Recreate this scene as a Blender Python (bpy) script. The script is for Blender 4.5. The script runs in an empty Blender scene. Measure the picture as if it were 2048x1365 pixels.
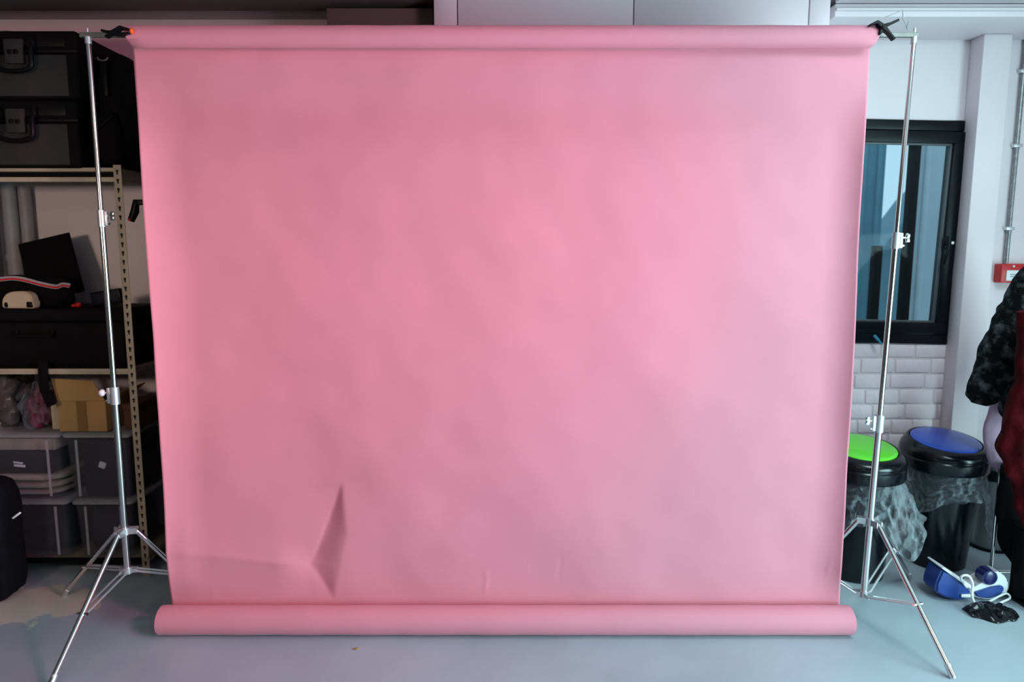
import bpy, bmesh, math, random
from mathutils import Vector, Matrix, noise
random.seed(7)
C = bpy.context.scene.collection
sc = bpy.context.scene
PI = math.pi
# ------------------------------------------------------------------ camera
F = 1365.0; H = 1.49; PIT = math.radians(7.4)
def ray(px, py):
    u = (px-1024)/F; v = (682.5-py)/F
    return Vector((u, math.cos(PIT)+v*math.sin(PIT), -math.sin(PIT)+v*math.cos(PIT)))
def at(px, py, Y):
    d = ray(px, py); t = Y/d.y
    return Vector((d.x*t, Y, H+d.z*t))
def fl(px, py, z=0.0):
    d = ray(px, py); t = (z-H)/d.z
    return Vector((d.x*t, d.y*t, z))
cd = bpy.data.cameras.new('camera'); cam = bpy.data.objects.new('camera', cd); C.objects.link(cam)
cd.sensor_width = 36; cd.lens = 36*F/2048
cam.location = (0, 0, H); cam.rotation_euler = (PI/2-PIT, 0, 0)
cd.dof.use_dof = True; cd.dof.focus_distance = 2.5; cd.dof.aperture_fstop = 2.0
sc.camera = cam
vs = sc.view_settings
vs.view_transform = 'Standard'; vs.look = 'None'; vs.exposure = 0.12; vs.gamma = 1.0; vs.use_curve_mapping = False

# ------------------------------------------------------------------ materials
MATS = {}
def mat(name, col, rough=0.6, metal=0.0, vary=0.0, vscale=6.0, bump=0.0, bscale=60.0, coat=0.0, sheen=0.0, spec=0.5, col2=None, detail=4.0):
    if name in MATS: return MATS[name]
    m = bpy.data.materials.new(name); m.use_nodes = True
    nt = m.node_tree; b = nt.nodes['Principled BSDF']
    b.inputs['Base Color'].default_value = (*col, 1); b.inputs['Roughness'].default_value = rough
    b.inputs['Metallic'].default_value = metal; b.inputs['Coat Weight'].default_value = coat
    b.inputs['Sheen Weight'].default_value = sheen; b.inputs['Specular IOR Level'].default_value = spec
    tc = nt.nodes.new('ShaderNodeTexCoord')
    n = nt.nodes.new('ShaderNodeTexNoise'); n.inputs['Scale'].default_value = vscale; n.inputs['Detail'].default_value = detail
    nt.links.new(tc.outputs['Object'], n.inputs['Vector'])
    r = nt.nodes.new('ShaderNodeValToRGB')
    c2 = col2 if col2 else tuple(max(0, c*(1-vary)) for c in col)
    r.color_ramp.elements[0].position = .32; r.color_ramp.elements[1].position = .68
    r.color_ramp.elements[0].color = (*c2, 1); r.color_ramp.elements[1].color = (*col, 1)
    nt.links.new(n.outputs['Fac'], r.inputs['Fac']); nt.links.new(r.outputs['Color'], b.inputs['Base Color'])
    if bump:
        n2 = nt.nodes.new('ShaderNodeTexNoise'); n2.inputs['Scale'].default_value = bscale; n2.inputs['Detail'].default_value = 5
        nt.links.new(tc.outputs['Object'], n2.inputs['Vector'])
        bp = nt.nodes.new('ShaderNodeBump'); bp.inputs['Strength'].default_value = bump; bp.inputs['Distance'].default_value = .01
        nt.links.new(n2.outputs['Fac'], bp.inputs['Height']); nt.links.new(bp.outputs['Normal'], b.inputs['Normal'])
    MATS[name] = m; return m
def clear(name, tint, alpha, rough=.12, diff=.5):
    # thin clear plastic: mostly see-through, with a little milky body and gloss
    m = bpy.data.materials.new(name); m.use_nodes = True; nt = m.node_tree
    for x in list(nt.nodes): nt.nodes.remove(x)
    out = nt.nodes.new('ShaderNodeOutputMaterial'); tr = nt.nodes.new('ShaderNodeBsdfTransparent')
    tr.inputs['Color'].default_value = (*tint, 1)
    b = nt.nodes.new('ShaderNodeBsdfPrincipled'); b.inputs['Base Color'].default_value = (diff, diff, diff*1.04, 1)
    b.inputs['Roughness'].default_value = rough
    n = nt.nodes.new('ShaderNodeTexNoise'); n.inputs['Scale'].default_value = 9
    mr = nt.nodes.new('ShaderNodeMapRange'); mr.inputs['To Min'].default_value = alpha*.7; mr.inputs['To Max'].default_value = alpha*1.3
    mx = nt.nodes.new('ShaderNodeMixShader')
    nt.links.new(n.outputs['Fac'], mr.inputs['Value']); nt.links.new(mr.outputs['Result'], mx.inputs['Fac'])
    nt.links.new(tr.outputs[0], mx.inputs[1]); nt.links.new(b.outputs[0], mx.inputs[2]); nt.links.new(mx.outputs[0], out.inputs[0])
    MATS[name] = m; return m
PINK = (.74, .26, .335)
M_pink = mat('pink_paper', PINK, .75, vary=.035, vscale=5, bump=.04, bscale=220, sheen=.1, spec=.25)
M_core = mat('cardboard_core', (.45, .33, .22), .9, vary=.15)
M_steel = mat('chromed_steel', (.82, .80, .78), .16, 1, vary=.04, vscale=20)
M_dull = mat('dull_cast_metal', (.72, .73, .76), .38, .8, vary=.08, vscale=30)
M_bar = mat('grey_steel_bar', (.24, .235, .22), .5, .5, vary=.1, vscale=20)
M_black = mat('black_plastic', (.005, .005, .006), .4, vary=.3, vscale=30, spec=.12)
M_mblack = mat('matt_black', (.004, .0035, .004), .75, vary=.3, vscale=15, spec=.12)
M_fabric = mat('black_nylon', (.006, .0055, .006), .85, vary=.35, vscale=25, bump=.3, bscale=300, spec=.1)
M_gloss = mat('glossy_black_plastic', (.004, .005, .007), .2, vary=.2, vscale=10, spec=.4)
M_orange = mat('orange_rubber', (.9, .11, .01), .6, vary=.1)
M_red = mat('red_plastic', (.55, .012, .015), .4, vary=.1)
M_cream = mat('cream_painted_metal', (.48, .40, .29), .5, vary=.2, vscale=12)
M_creamdk = mat('dark_hole', (.01, .01, .01), .9, vary=.1)
M_board = mat('shelf_chipboard', (.20, .16, .12), .85, vary=.3, vscale=40)
M_case = mat('grey_case_panel', (.034, .031, .031), .6, vary=.15, vscale=30, bump=.1, bscale=200, spec=.2)
M_white = mat('white_paint', (.80, .70, .74), .55, vary=.04, vscale=3, bump=.05, bscale=30)
M_lam = mat('white_laminate', (.90, .73, .79), .4, vary=.02, vscale=2)
M_wall = mat('white_plaster', (.80, .70, .73), .8, vary=.05, vscale=2.5, bump=.12, bscale=14)
M_brick = mat('white_painted_brick', (.95, .80, .84), .7, vary=.06, vscale=9, bump=.35, bscale=35)
M_ceil = mat('ceiling_paint', (.40, .37, .38), .8, vary=.05, vscale=2)
M_dkceil = mat('dim_brown_ceiling', (.16, .115, .11), .8, vary=.15, vscale=2)  # brown, with the light falloff at the left partly painted in
M_room = mat('grey_room_wall', (.05, .042, .042), .9, vary=.1)
M_alu = mat('black_powder_coated_aluminium', (.004, .005, .008), .4, vary=.2, vscale=30, spec=.2)
M_card = mat('brown_cardboard', (.42, .24, .09), .85, vary=.12, vscale=8)
M_tape = mat('brown_parcel_tape', (.24, .115, .035), .4, vary=.1)
M_green = mat('lime_green_plastic', (.13, .72, .03), .3, vary=.05, coat=.3)
M_blue = mat('blue_plastic', (.02, .085, .52), .3, vary=.06, coat=.3)
M_iron = mat('iron_blue_plastic', (.02, .055, .26), .35, vary=.1)
M_navy = mat('navy_plastic', (.01, .012, .09), .25, vary=.1)
M_wplas = mat('white_plastic', (.78, .77, .80), .4, vary=.03)
M_grey = mat('grey_plastic', (.10, .105, .11), .45, vary=.1)
M_linen = mat('cream_linen', (.46, .38, .30), .95, vary=.2, vscale=14, bump=.3, bscale=90)
M_dark = mat('dark_navy_box', (.006, .008, .018), .6, vary=.3, vscale=10, spec=.25)
M_maroon = mat('maroon_card', (.04, .007, .007), .7, vary=.2)
M_velvet = mat('dark_red_velvet', (.075, .0015, .005), .8, vary=.7, vscale=14, bump=.5, bscale=40, spec=.1)
M_pinkfab = mat('pale_pink_fabric', (.52, .33, .46), .85, vary=.12, vscale=10, bump=.3, bscale=30)
M_fur = mat('black_faux_fur', (.085, .09, .10), .7, vscale=24, bump=1.0, bscale=110, col2=(.0015, .0015, .002), detail=6, spec=.1)  # grey flecks in the noise are painted glints on the black fur
M_fur.node_tree.nodes['Color Ramp'].color_ramp.elements[0].position = .50
M_fur.node_tree.nodes['Color Ramp'].color_ramp.elements[1].position = .78
M_magenta = mat('magenta_fabric', (.20, .02, .06), .7, vary=.5, vscale=16)
M_cream2 = mat('cream_card', (.50, .40, .26), .8, vary=.1)
M_pipe = mat('grey_pvc', (.36, .34, .36), .5, vary=.08)
M_shed = mat('teal_cladding', (.17, .31, .38), .6, vary=.2, vscale=3)
M_shed2 = mat('pale_blue_cladding', (.22, .46, .55), .6, vary=.2, vscale=4)
M_render = mat('white_render', (.6, .68, .72), .8, vary=.1)
M_ground = mat('yard_concrete', (.25, .26, .27), .9, vary=.2)
M_tub = clear('clear_polypropylene', (.92, .92, .96), .045, .25, .55)
M_lidc = clear('milky_lid_plastic', (.85, .85, .90), .38, .35, .6)
def film(name, a0, a1, bs):
    # crinkled clear polythene: see-through, with sharp glints where it is creased
    m = bpy.data.materials.new(name); m.use_nodes = True; nt = m.node_tree; L = nt.links.new
    for x in list(nt.nodes): nt.nodes.remove(x)
    out = nt.nodes.new('ShaderNodeOutputMaterial'); tr = nt.nodes.new('ShaderNodeBsdfTransparent'); tr.inputs['Color'].default_value = (.93, .95, .97, 1)
    b = nt.nodes.new('ShaderNodeBsdfPrincipled'); b.inputs['Base Color'].default_value = (.62, .68, .74, 1); b.inputs['Roughness'].default_value = .10; b.inputs['Specular IOR Level'].default_value = .9
    tc = nt.nodes.new('ShaderNodeTexCoord')
    v = nt.nodes.new('ShaderNodeTexVoronoi'); v.inputs['Scale'].default_value = bs; v.feature = 'F1'
    n = nt.nodes.new('ShaderNodeTexNoise'); n.inputs['Scale'].default_value = bs*.7; n.inputs['Detail'].default_value = 3
    ad = nt.nodes.new('ShaderNodeMath'); ad.operation = 'ADD'
    L(tc.outputs['Object'], v.inputs['Vector']); L(tc.outputs['Object'], n.inputs['Vector']); L(v.outputs['Distance'], ad.inputs[0]); L(n.outputs['Fac'], ad.inputs[1])
    bp = nt.nodes.new('ShaderNodeBump'); bp.inputs['Strength'].default_value = 1.0; bp.inputs['Distance'].default_value = .02
    L(ad.outputs[0], bp.inputs['Height']); L(bp.outputs['Normal'], b.inputs['Normal'])
    lw = nt.nodes.new('ShaderNodeLayerWeight'); lw.inputs['Blend'].default_value = .35; L(bp.outputs['Normal'], lw.inputs['Normal'])
    mr = nt.nodes.new('ShaderNodeMapRange'); mr.inputs['To Min'].default_value = a0; mr.inputs['To Max'].default_value = a1; L(lw.outputs['Facing'], mr.inputs['Value'])
    mx = nt.nodes.new('ShaderNodeMixShader'); L(mr.outputs['Result'], mx.inputs['Fac']); L(tr.outputs[0], mx.inputs[1]); L(b.outputs[0], mx.inputs[2]); L(mx.outputs[0], out.inputs[0])
    MATS[name] = m; return m
M_bag = film('clear_bag_film', .05, .62, 22)
M_bag2 = film('clear_bag_film_thin', .02, .35, 26)
M_glass = clear('window_glass', (.93, .97, .98), .05, .02, .1)
# floor paint: blue-grey with scuffs and a bare worn patch by the shelves
def floor_mat():
    m = bpy.data.materials.new('painted_concrete_floor'); m.use_nodes = True; nt = m.node_tree; b = nt.nodes['Principled BSDF']
    L = nt.links.new
    tc = nt.nodes.new('ShaderNodeTexCoord')
    n = nt.nodes.new('ShaderNodeTexNoise'); n.inputs['Scale'].default_value = 2.2; n.inputs['Detail'].default_value = 6
    r = nt.nodes.new('ShaderNodeValToRGB'); r.color_ramp.elements[0].color = (.34, .40, .455, 1); r.color_ramp.elements[1].color = (.43, .50, .56, 1)
    r.color_ramp.elements[0].position = .3; r.color_ramp.elements[1].position = .7
    L(tc.outputs['Object'], n.inputs['Vector']); L(n.outputs['Fac'], r.inputs['Fac'])
    # worn patch
    d = nt.nodes.new('ShaderNodeVectorMath'); d.operation = 'SUBTRACT'; d.inputs[1].default_value = (-2.10, 2.74, 0)
    s = nt.nodes.new('ShaderNodeVectorMath'); s.operation = 'MULTIPLY'; s.inputs[1].default_value = (2.5, 5.2, 0)
    ln = nt.nodes.new('ShaderNodeVectorMath'); ln.operation = 'LENGTH'
    L(tc.outputs['Object'], d.inputs[0]); L(d.outputs[0], s.inputs[0]); L(s.outputs[0], ln.inputs[0])
    n2 = nt.nodes.new('ShaderNodeTexNoise'); n2.inputs['Scale'].default_value = 9; n2.inputs['Detail'].default_value = 7; n2.inputs['Roughness'].default_value = .65
    L(tc.outputs['Object'], n2.inputs['Vector'])
    ml = nt.nodes.new('ShaderNodeMath'); ml.operation = 'MULTIPLY_ADD'; ml.inputs[1].default_value = 1.7; ml.inputs[2].default_value = -.85
    L(n2.outputs['Fac'], ml.inputs[0])
    ad = nt.nodes.new('ShaderNodeMath'); ad.operation = 'ADD'; L(ln.outputs['Value'], ad.inputs[0]); L(ml.outputs[0], ad.inputs[1])
    mr = nt.nodes.new('ShaderNodeMapRange'); mr.inputs['From Min'].default_value = .86; mr.inputs['From Max'].default_value = .80
    L(ad.outputs[0], mr.inputs['Value'])
    mx = nt.nodes.new('ShaderNodeMix'); mx.data_type = 'RGBA'
    L(mr.outputs['Result'], mx.inputs['Factor']); L(r.outputs['Color'], mx.inputs['A']); mx.inputs['B'].default_value = (.62, .59, .52, 1)
    # scuffs
    n3 = nt.nodes.new('ShaderNodeTexNoise'); n3.inputs['Scale'].default_value = 16; n3.inputs['Detail'].default_value = 8; n3.inputs['Roughness'].default_value = .7
    L(tc.outputs['Object'], n3.inputs['Vector'])
    mr3 = nt.nodes.new('ShaderNodeMapRange'); mr3.inputs['From Min'].default_value = .66; mr3.inputs['From Max'].default_value = .78; mr3.inputs['To Max'].default_value = .35
    L(n3.outputs['Fac'], mr3.inputs['Value'])
    mx2 = nt.nodes.new('ShaderNodeMix'); mx2.data_type = 'RGBA'; mx2.inputs['B'].default_value = (.58, .62, .66, 1)
    L(mr3.outputs['Result'], mx2.inputs['Factor']); L(mx.outputs['Result'], mx2.inputs['A']); L(mx2.outputs['Result'], b.inputs['Base Color'])
    b.inputs['Roughness'].default_value = .42; b.inputs['Specular IOR Level'].default_value = .35
    bp = nt.nodes.new('ShaderNodeBump'); bp.inputs['Strength'].default_value = .12; bp.inputs['Distance'].default_value = .01
    L(n3.outputs['Fac'], bp.inputs['Height']); L(bp.outputs['Normal'], b.inputs['Normal'])
    return m
M_floor = floor_mat()

# ------------------------------------------------------------------ mesh helpers
class MB:
    def __init__(self): self.bm = bmesh.new()
    def box(self, lo, hi, bev=0.0, rot=None, piv=None, seg=2):
        lo = Vector(lo); hi = Vector(hi); c = (lo+hi)/2
        r = bmesh.ops.create_cube(self.bm, size=1); v = r['verts']
        for q in v: q.co = Vector((q.co.x*(hi.x-lo.x), q.co.y*(hi.y-lo.y), q.co.z*(hi.z-lo.z)))+c
        if bev:
            es = list({e for q in v for e in q.link_edges})
            rr = bmesh.ops.bevel(self.bm, geom=es, offset=bev, segments=seg, affect='EDGES', profile=.5)
            v = list({q for f in rr['faces'] for q in f.verts} | {q for q in v if q.is_valid})
        if rot is not None:
            p = Vector(piv) if piv is not None else c
            R = rot if isinstance(rot, Matrix) else Matrix.Rotation(rot[0], 3, rot[1])
            for q in v: q.co = R @ (q.co-p)+p
        return self
    def rings(self, rs, cap0=True, cap1=True, closed=False):
        vv = [[self.bm.verts.new(p) for p in r] for r in rs]
        n = len(vv[0])
        for a, b in list(zip(vv, vv[1:]))+([(vv[-1], vv[0])] if closed else []):
            for i in range(n):
                j = (i+1) % n
                self.bm.faces.new((a[i], a[j], b[j], b[i]))
        if not closed:
            if cap0: self.bm.faces.new(list(reversed(vv[0])))
            if cap1: self.bm.faces.new(vv[-1])
        return self
    def cyl(self, p0, p1, r0, r1=None, n=16, caps=True):
        r1 = r0 if r1 is None else r1
        p0 = Vector(p0); p1 = Vector(p1); d = (p1-p0).normalized()
        a = d.orthogonal().normalized(); b = d.cross(a)
        mk = lambda p, r: [p+(a*math.cos(t)+b*math.sin(t))*r for t in [2*PI*i/n for i in range(n)]]
        return self.rings([mk(p0, r0), mk(p1, r1)], caps, caps)
    def tube(self, pts, r, n=8):
        pts = [Vector(p) for p in pts]; rs = []; a = None
        for i, p in enumerate(pts):
            d = (pts[min(i+1, len(pts)-1)]-pts[max(i-1, 0)]).normalized()
            if a is None: a = d.orthogonal().normalized()
            a = (a-d*a.dot(d)).normalized(); b = d.cross(a)
            q = r(i/(len(pts)-1)) if callable(r) else r
            rs.append([p+(a*math.cos(t)+b*math.sin(t))*q for t in [2*PI*k/n for k in range(n)]])
        return self.rings(rs)
    def lathe(self, prof, c, n=40, cap0=True, cap1=True):
        c = Vector(c)
        return self.rings([[c+Vector((r*math.cos(2*PI*i/n), r*math.sin(2*PI*i/n), z)) for i in range(n)] for r, z in prof], cap0, cap1)
    def grid(self, nu, nv, fn):
        vv = [[self.bm.verts.new(fn(i/nu, j/nv)) for j in range(nv+1)] for i in range(nu+1)]
        for i in range(nu):
            for j in range(nv):
                self.bm.faces.new((vv[i][j], vv[i+1][j], vv[i+1][j+1], vv[i][j+1]))
        return self
    def prism(self, poly, d, ):
        # extrude a closed 3-D polygon along d
        d = Vector(d); a = [Vector(p) for p in poly]
        return self.rings([a, [p+d for p in a]])
    def ball(self, c, r, sc3=(1, 1, 1), u=16, v=10):
        rr = bmesh.ops.create_uvsphere(self.bm, u_segments=u, v_segments=v, radius=r)
        for q in rr['verts']: q.co = Vector((q.co.x*sc3[0], q.co.y*sc3[1], q.co.z*sc3[2]))+Vector(c)
        return self
    def warp(self, f):
        for q in self.bm.verts: q.co = f(q.co)
        return self
    def build(self, name, m, parent=None, smooth=True, mods=(), fix=True):
        bm = self.bm
        if fix: bmesh.ops.recalc_face_normals(bm, faces=bm.faces)
        me = bpy.data.meshes.new(name)
        if parent is not None:
            o0 = parent['_o'] if '_o' in parent else (0, 0, 0); o0 = Vector(o0)
        else:
            lo = Vector((min(v.co.x for v in bm.verts), min(v.co.y for v in bm.verts), min(v.co.z for v in bm.verts)))
            hi = Vector((max(v.co.x for v in bm.verts), max(v.co.y for v in bm.verts), 0))
            o0 = Vector(((lo.x+hi.x)/2, (lo.y+hi.y)/2, lo.z))
        for v in bm.verts: v.co -= o0
        bm.to_mesh(me); bm.free()
        ob = bpy.data.objects.new(name, me); C.objects.link(ob)
        if parent is not None: ob.parent = parent
        else: ob.location = o0
        ob['_o'] = tuple(o0)
        for k in (m if isinstance(m, (list, tuple)) else [m]): me.materials.append(k)
        if smooth:
            for p in me.polygons: p.use_smooth = True
            md = ob.modifiers.new('edge', 'EDGE_SPLIT'); md.split_angle = math.radians(38)
        for t, kw in mods:
            md = ob.modifiers.new(t.lower(), t)
            for k, v in kw.items(): setattr(md, k, v)
        return ob
def tag(o, label, cat, group=None, kind=None):
    o['label'] = label; o['category'] = cat
    if group: o['group'] = group
    if kind: o['kind'] = kind
    return o
def thing(name, label, cat, loc, group=None):
    o = bpy.data.objects.new(name, None); C.objects.link(o); o.location = loc; o['_o'] = tuple(loc); o.empty_display_size = .05
    return tag(o, label, cat, group)
def struct(mb, name, m, parent=None, **k):
    o = mb.build(name, m, parent, **k)
    if parent is None: o['kind'] = 'structure'
    return o

# ------------------------------------------------------------------ room shell
YW = 3.45; XL = -3.2; XR = 3.0; YB = -3.6; ZC = 2.60
b = MB(); b.box((XL-.1, YB-.1, -.08), (XR+.1, YW+.1, 0)); fo = b.build('floor', M_floor, smooth=False)
# keep the floor material in room coordinates
for v in fo.data.vertices: v.co += fo.location
fo.location = (0, 0, 0); fo['kind'] = 'structure'
b = MB(); b.box((XL-.1, YB-.1, ZC), (XR+.1, YW+.1, ZC+.08)); struct(b, 'ceiling', M_ceil, smooth=False)
# lower ceiling zone over the shelves, light falloff partly put into its brown
xw0, xw1 = at(1600, 240, YW).x, at(1938, 450, YW).x
xw1 = 2.262; zw0 = at(1800, 687, YW).z; zw1 = at(1800, 241, YW).z
b = MB()
b.box((XL-.1, YW, 0), (xw0, YW+.12, ZC)); b.box((xw1, YW, 0), (XR+.1, YW+.12, ZC))
b.box((xw0, YW, 0), (xw1, YW+.12, zw0)); b.box((xw0, YW, zw1), (xw1, YW+.12, ZC))
wall = struct(b, 'wall_back', M_wall, smooth=False)
b = MB()
z = 0.004; row = 0
while z < zw0-.02:
    x = 1.25-(row % 2)*.085-random.random()*.03
    while x < 2.235:
        w = random.choice([.160, .168, .175, .175, .10])
        x1 = min(x+w, 2.245); x0b = max(x, 1.25)
        if x1-x0b > .03:
            t = random.uniform(.0045, .0075)
            b.box((x0b, YW-t, z+random.uniform(-.002, .002)), (x1, YW+.01, min(z+.069+random.uniform(-.003, .002), zw0-.003)), .0055, rot=(random.uniform(-.012, .012), 'Y'))
        x += w+.008
    z += .0795; row += 1
struct(b, 'trim_1', M_brick)
b = MB(); b.box((XL-.1, YB-.1, 0), (XL, YW+.1, ZC)); struct(b, 'wall_left', M_room, smooth=False)
b = MB(); b.box((XL-.1, YB-.1, 0), (XR+.1, YB, ZC)); struct(b, 'wall_front', M_room, smooth=False)
# right wall with the wide open doorway that lets the daylight in
DY0, DY1, DZ = -1.0, 1.7, 2.42
b = MB(); b.box((XR, YB, 0), (XR+.12, DY0, ZC)); b.box((XR, DY1, 0), (XR+.12, YW, ZC)); b.box((XR, DY0, DZ), (XR+.12, DY1, ZC))
struct(b, 'wall_right', M_wall, smooth=False)
# pilaster right of the window
px0 = at(1964, 130, YW-.10).x; px1 = at(2021, 130, YW-.10).x
b = MB(); b.box((px0, YW-.10, 0), (px1, YW, 2.505), .006); struct(b, 'trim_2', M_wall)
# ceiling downstand above the window wall, stepped
b = MB()
b.box((1.40, 3.12, 2.505), (XR, YW, 2.560), .006); b.box((1.40, 2.62, 2.560), (XR, 3.125, ZC), .006)
b.box((1.40, 3.10, 2.527), (XR, 3.13, 2.537), .003)
struct(b, 'trim_3', M_white)
# dark boxed-in duct along the top left of the wall and its step
b = MB(); b.box((XL, 2.75, 2.555), (at(867, 20, 3.0).x-.0, 3.2, ZC), .004); struct(b, 'trim_4', M_dkceil)
xa, xb = at(653, 30, 3.1).x, at(866, 30, 3.1).x
b = MB(); b.box((xa, 3.1, 2.25), (xb, YW, 2.535), .004); struct(b, 'trim_5', M_dkceil)

# ------------------------------------------------------------------ window
w1 = thing('window_1', 'black aluminium casement window in the white wall behind the right stand', 'window', ((xw0+xw1)/2, YW+.03, zw0)); w1['kind'] = 'structure'
def ringframe(x0, x1, z0, z1, t, y0, y1, bev=.003):
    m = MB()
    m.box((x0, y0, z0), (x1, y1, z0+t), bev); m.box((x0, y0, z1-t), (x1, y1, z1), bev)
    m.box((x0, y0, z0+t), (x0+t, y1, z1-t), bev); m.box((x1-t, y0, z0+t), (x1, y1, z1-t), bev)
    return m
tl = .048
RW = Matrix.Rotation(math.radians(1.2), 3, 'Y'); cw = Vector((2.0, YW, 1.57))
def tiltw(m): return m.warp(lambda p: RW @ (p-cw)+cw)
fr = tiltw(ringframe(xw0, xw1, zw0, zw1, tl, YW-.012, YW+.09)).build('window_frame', M_alu, w1)
sh = tiltw(ringframe(xw0+tl+.006, xw1-tl-.006, zw0+tl+.006, zw1-tl-.006, .055, YW-.022, YW+.05)).build('casement', M_alu, w1)
xg0, xg1, zg0, zg1 = xw0+tl+.06, xw1-tl-.06, zw0+tl+.06, zw1-tl-.06
bd = tiltw(ringframe(xg0-.002, xg1+.002, zg0-.002, zg1+.002, .012, YW-.005, YW+.012, .002)).build('glazing_bead', M_grey, sh)
gl = tiltw(MB().box((xg0, YW+.012, zg0), (xg1, YW+.020, zg1))).build('pane', M_glass, w1, smooth=False)
hp = at(1893, 487, YW-.03)
m = MB(); m.box((hp.x-.012, YW-.030, hp.z-.03), (hp.x+.012, YW-.020, hp.z+.035), .004)
m.cyl((hp.x, YW-.03, hp.z), (hp.x, YW-.052, hp.z), .009)
m.tube([(hp.x, YW-.05, hp.z+.004), (hp.x-.006, YW-.058, hp.z-.03), (hp.x-.016, YW-.060, hp.z-.07), (hp.x-.022, YW-.058, hp.z-.105)], .0065)
hd = m.build('window_handle', M_black, w1)
m = MB(); m.cyl((hp.x+.012, YW-.05, hp.z+.002), (hp.x+.012, YW-.06, hp.z+.002), .0075); m.build('key_button', M_steel, hd)
# small blue marker on the window ledge edge
p0, p1 = at(1748, 671, YW-.04), at(1764, 689, YW-.06)
m = MB(); m.cyl(p0, p0.lerp(p1, .55), .0075); m.cyl(p0.lerp(p1, .55), p1, .006, .004)
mk = m.build('marker_pen', mat('cyan_plastic', (.03, .30, .45), .4, vary=.1)); tag(mk, 'small blue pen sticking up at the bottom edge of the window frame', 'pen')

# ------------------------------------------------------------------ outdoors seen through the window
b = MB(); b.box((-3, YW+.2, -.05), (9, 14, 0)); struct(b, 'ground', M_ground, smooth=False)
YS = 6.2
sh0 = thing('shed', 'grey-blue shed with a sloping roof line seen through the window', 'shed', (3.2, YS, 0))
gx = [at(1600, 640, YS), at(1762, 500, YS), at(1832, 408, YS), at(1900, 320, YS)]
poly = [(gx[0].x, YS, 0), (gx[3].x+.6, YS, 0), (gx[3].x+.6, YS, gx[2].z+.9), (gx[2].x, YS, gx[2].z), (gx[1].x, YS, gx[1].z), (gx[0].x, YS, gx[0].z)]
MB().prism(poly, (0, .30, 0)).build('shed_wall', M_shed, sh0, smooth=False)
m = MB()
for (a, c) in ((gx[0], gx[1]), (gx[1], gx[2]), (gx[2], Vector((gx[3].x+.6, YS, gx[2].z+.9)))):
    d = Vector((0, -.08, 0)); up = Vector((0, 0, .05))
    m.prism([a+d, c+d, c+d+up, a+d+up], (0, .42, 0))
m.build('roof', M_shed, sh0, smooth=False)
def post(pt, pb, w, Y, lab, mt=M_mblack):
    a = at(*pt, Y); c = at(*pb, Y)
    x = (a.x+c.x)/2
    o = MB().box((x-w/2, Y, 0.001), (x+w/2, Y+w, a.z), .004).build('fence_post', mt); return tag(o, lab, 'post')
post((1836, 200), (1815, 640), .052, 4.15, 'tall dark post outside the middle of the window pane')
post((1757, 492), (1750, 640), .05, 4.15, 'shorter dark post outside left of the tall one')
def clad(x0, x1, zt, Y, lab, mt, rib):
    t = thing('cladding_panel', lab, 'panel', ((x0+x1)/2, Y, 0))
    MB().box((x0, Y, 0.001), (x1, Y+.05, zt)).build('sheet', mt, t, smooth=False)
    m = MB(); x = x0+.02
    while x < x1-.02: m.box((x, Y-.02, 0.001), (x+.03, Y, zt), .004); x += rib
    m.build('rib', mt, t)
clad(at(1560, 400, 5.0).x, at(1766, 400, 5.0).x, 2.9, 5.0, 'teal ribbed cladding outside at the left of the window pane', M_shed2, .11)
xw = at(1846, 300, 4.6).x
clad(xw, xw+.75, 3.1, 4.6, 'pale ribbed wall outside at the right of the window pane', M_render, .16)

# ------------------------------------------------------------------ high white cupboard
YC = 3.02
xc = [at(p, 20, YC).x for p in (867, 915, 1267, 1617, 1660)]
cup = thing('wall_cupboard', 'long white wall cupboard right under the ceiling above the pink backdrop', 'cupboard', ((xc[0]+xc[4])/2, YC+.2, 2.18))
MB().box((xc[0], YC+.012, 2.18), (xc[4], YW, ZC-.005), .002).build('carcass', M_lam, cup)
for i in (0, 1, 2, 3):
    MB().box((xc[i]+.0025, YC-.008, 2.18), (xc[i+1]-.0025, YC+.012, 2.552), .002).build('door' if i in (1, 2) else 'filler_panel', M_lam, cup)
MB().box((xc[0], YC-.012, 2.5555), (xc[4], YC+.012, ZC-.005), .002).build('cornice', M_lam, cup)

# ------------------------------------------------------------------ pink paper backdrop
DS = 2.62; DB = 2.52
zt = 1.49+DS*math.tan(math.atan(609/F)-PIT)
rt = .0385; rb = .055
bk = thing('paper_backdrop', 'large pink seamless paper backdrop hanging between two chrome stands', 'backdrop', (0, DB, 0))
def roll(xa, xb, y, z, r, ri, slant, n=48):
    rs = []
    prof = [(0, ri, 0), (0, r-.003, 0), (.003, r, 0)]
    def ringat(x, rad, sl):
        return [Vector((x-sl*(math.cos(t)-0.4)*rad/r, y+rad*math.sin(t), z+rad*math.cos(t))) for t in [2*PI*i/n for i in range(n)]]
    rs.append(ringat(xa, ri, slant)); rs.append(ringat(xa, r-.002, slant)); rs.append(ringat(xa+.002, r, slant))
    for k in range(1, 40):
        x = xa+(xb-xa)*k/40; rs.append(ringat(x, r+.0006*math.sin(k*1.7), 0))
    rs.append(ringat(xb-.002, r, -slant)); rs.append(ringat(xb, r-.002, -slant)); rs.append(ringat(xb, ri, -slant))
    return MB().rings(rs, closed=True)
xtl = at(257, 75, DS).x; xtr = at(1753, 75, DS).x
xbl = at(322, 1240, DB).x; xbr = at(1700, 1238, DB).x
def topz(x): return zt+.0
roll(xtl, xtr, DS, zt, rt, .024, .012).build('upper_roll', M_pink, bk)
roll(xbl, xbr, DB, rb+.001, rb, .030, .0).build('lower_roll', M_pink, bk)
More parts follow.
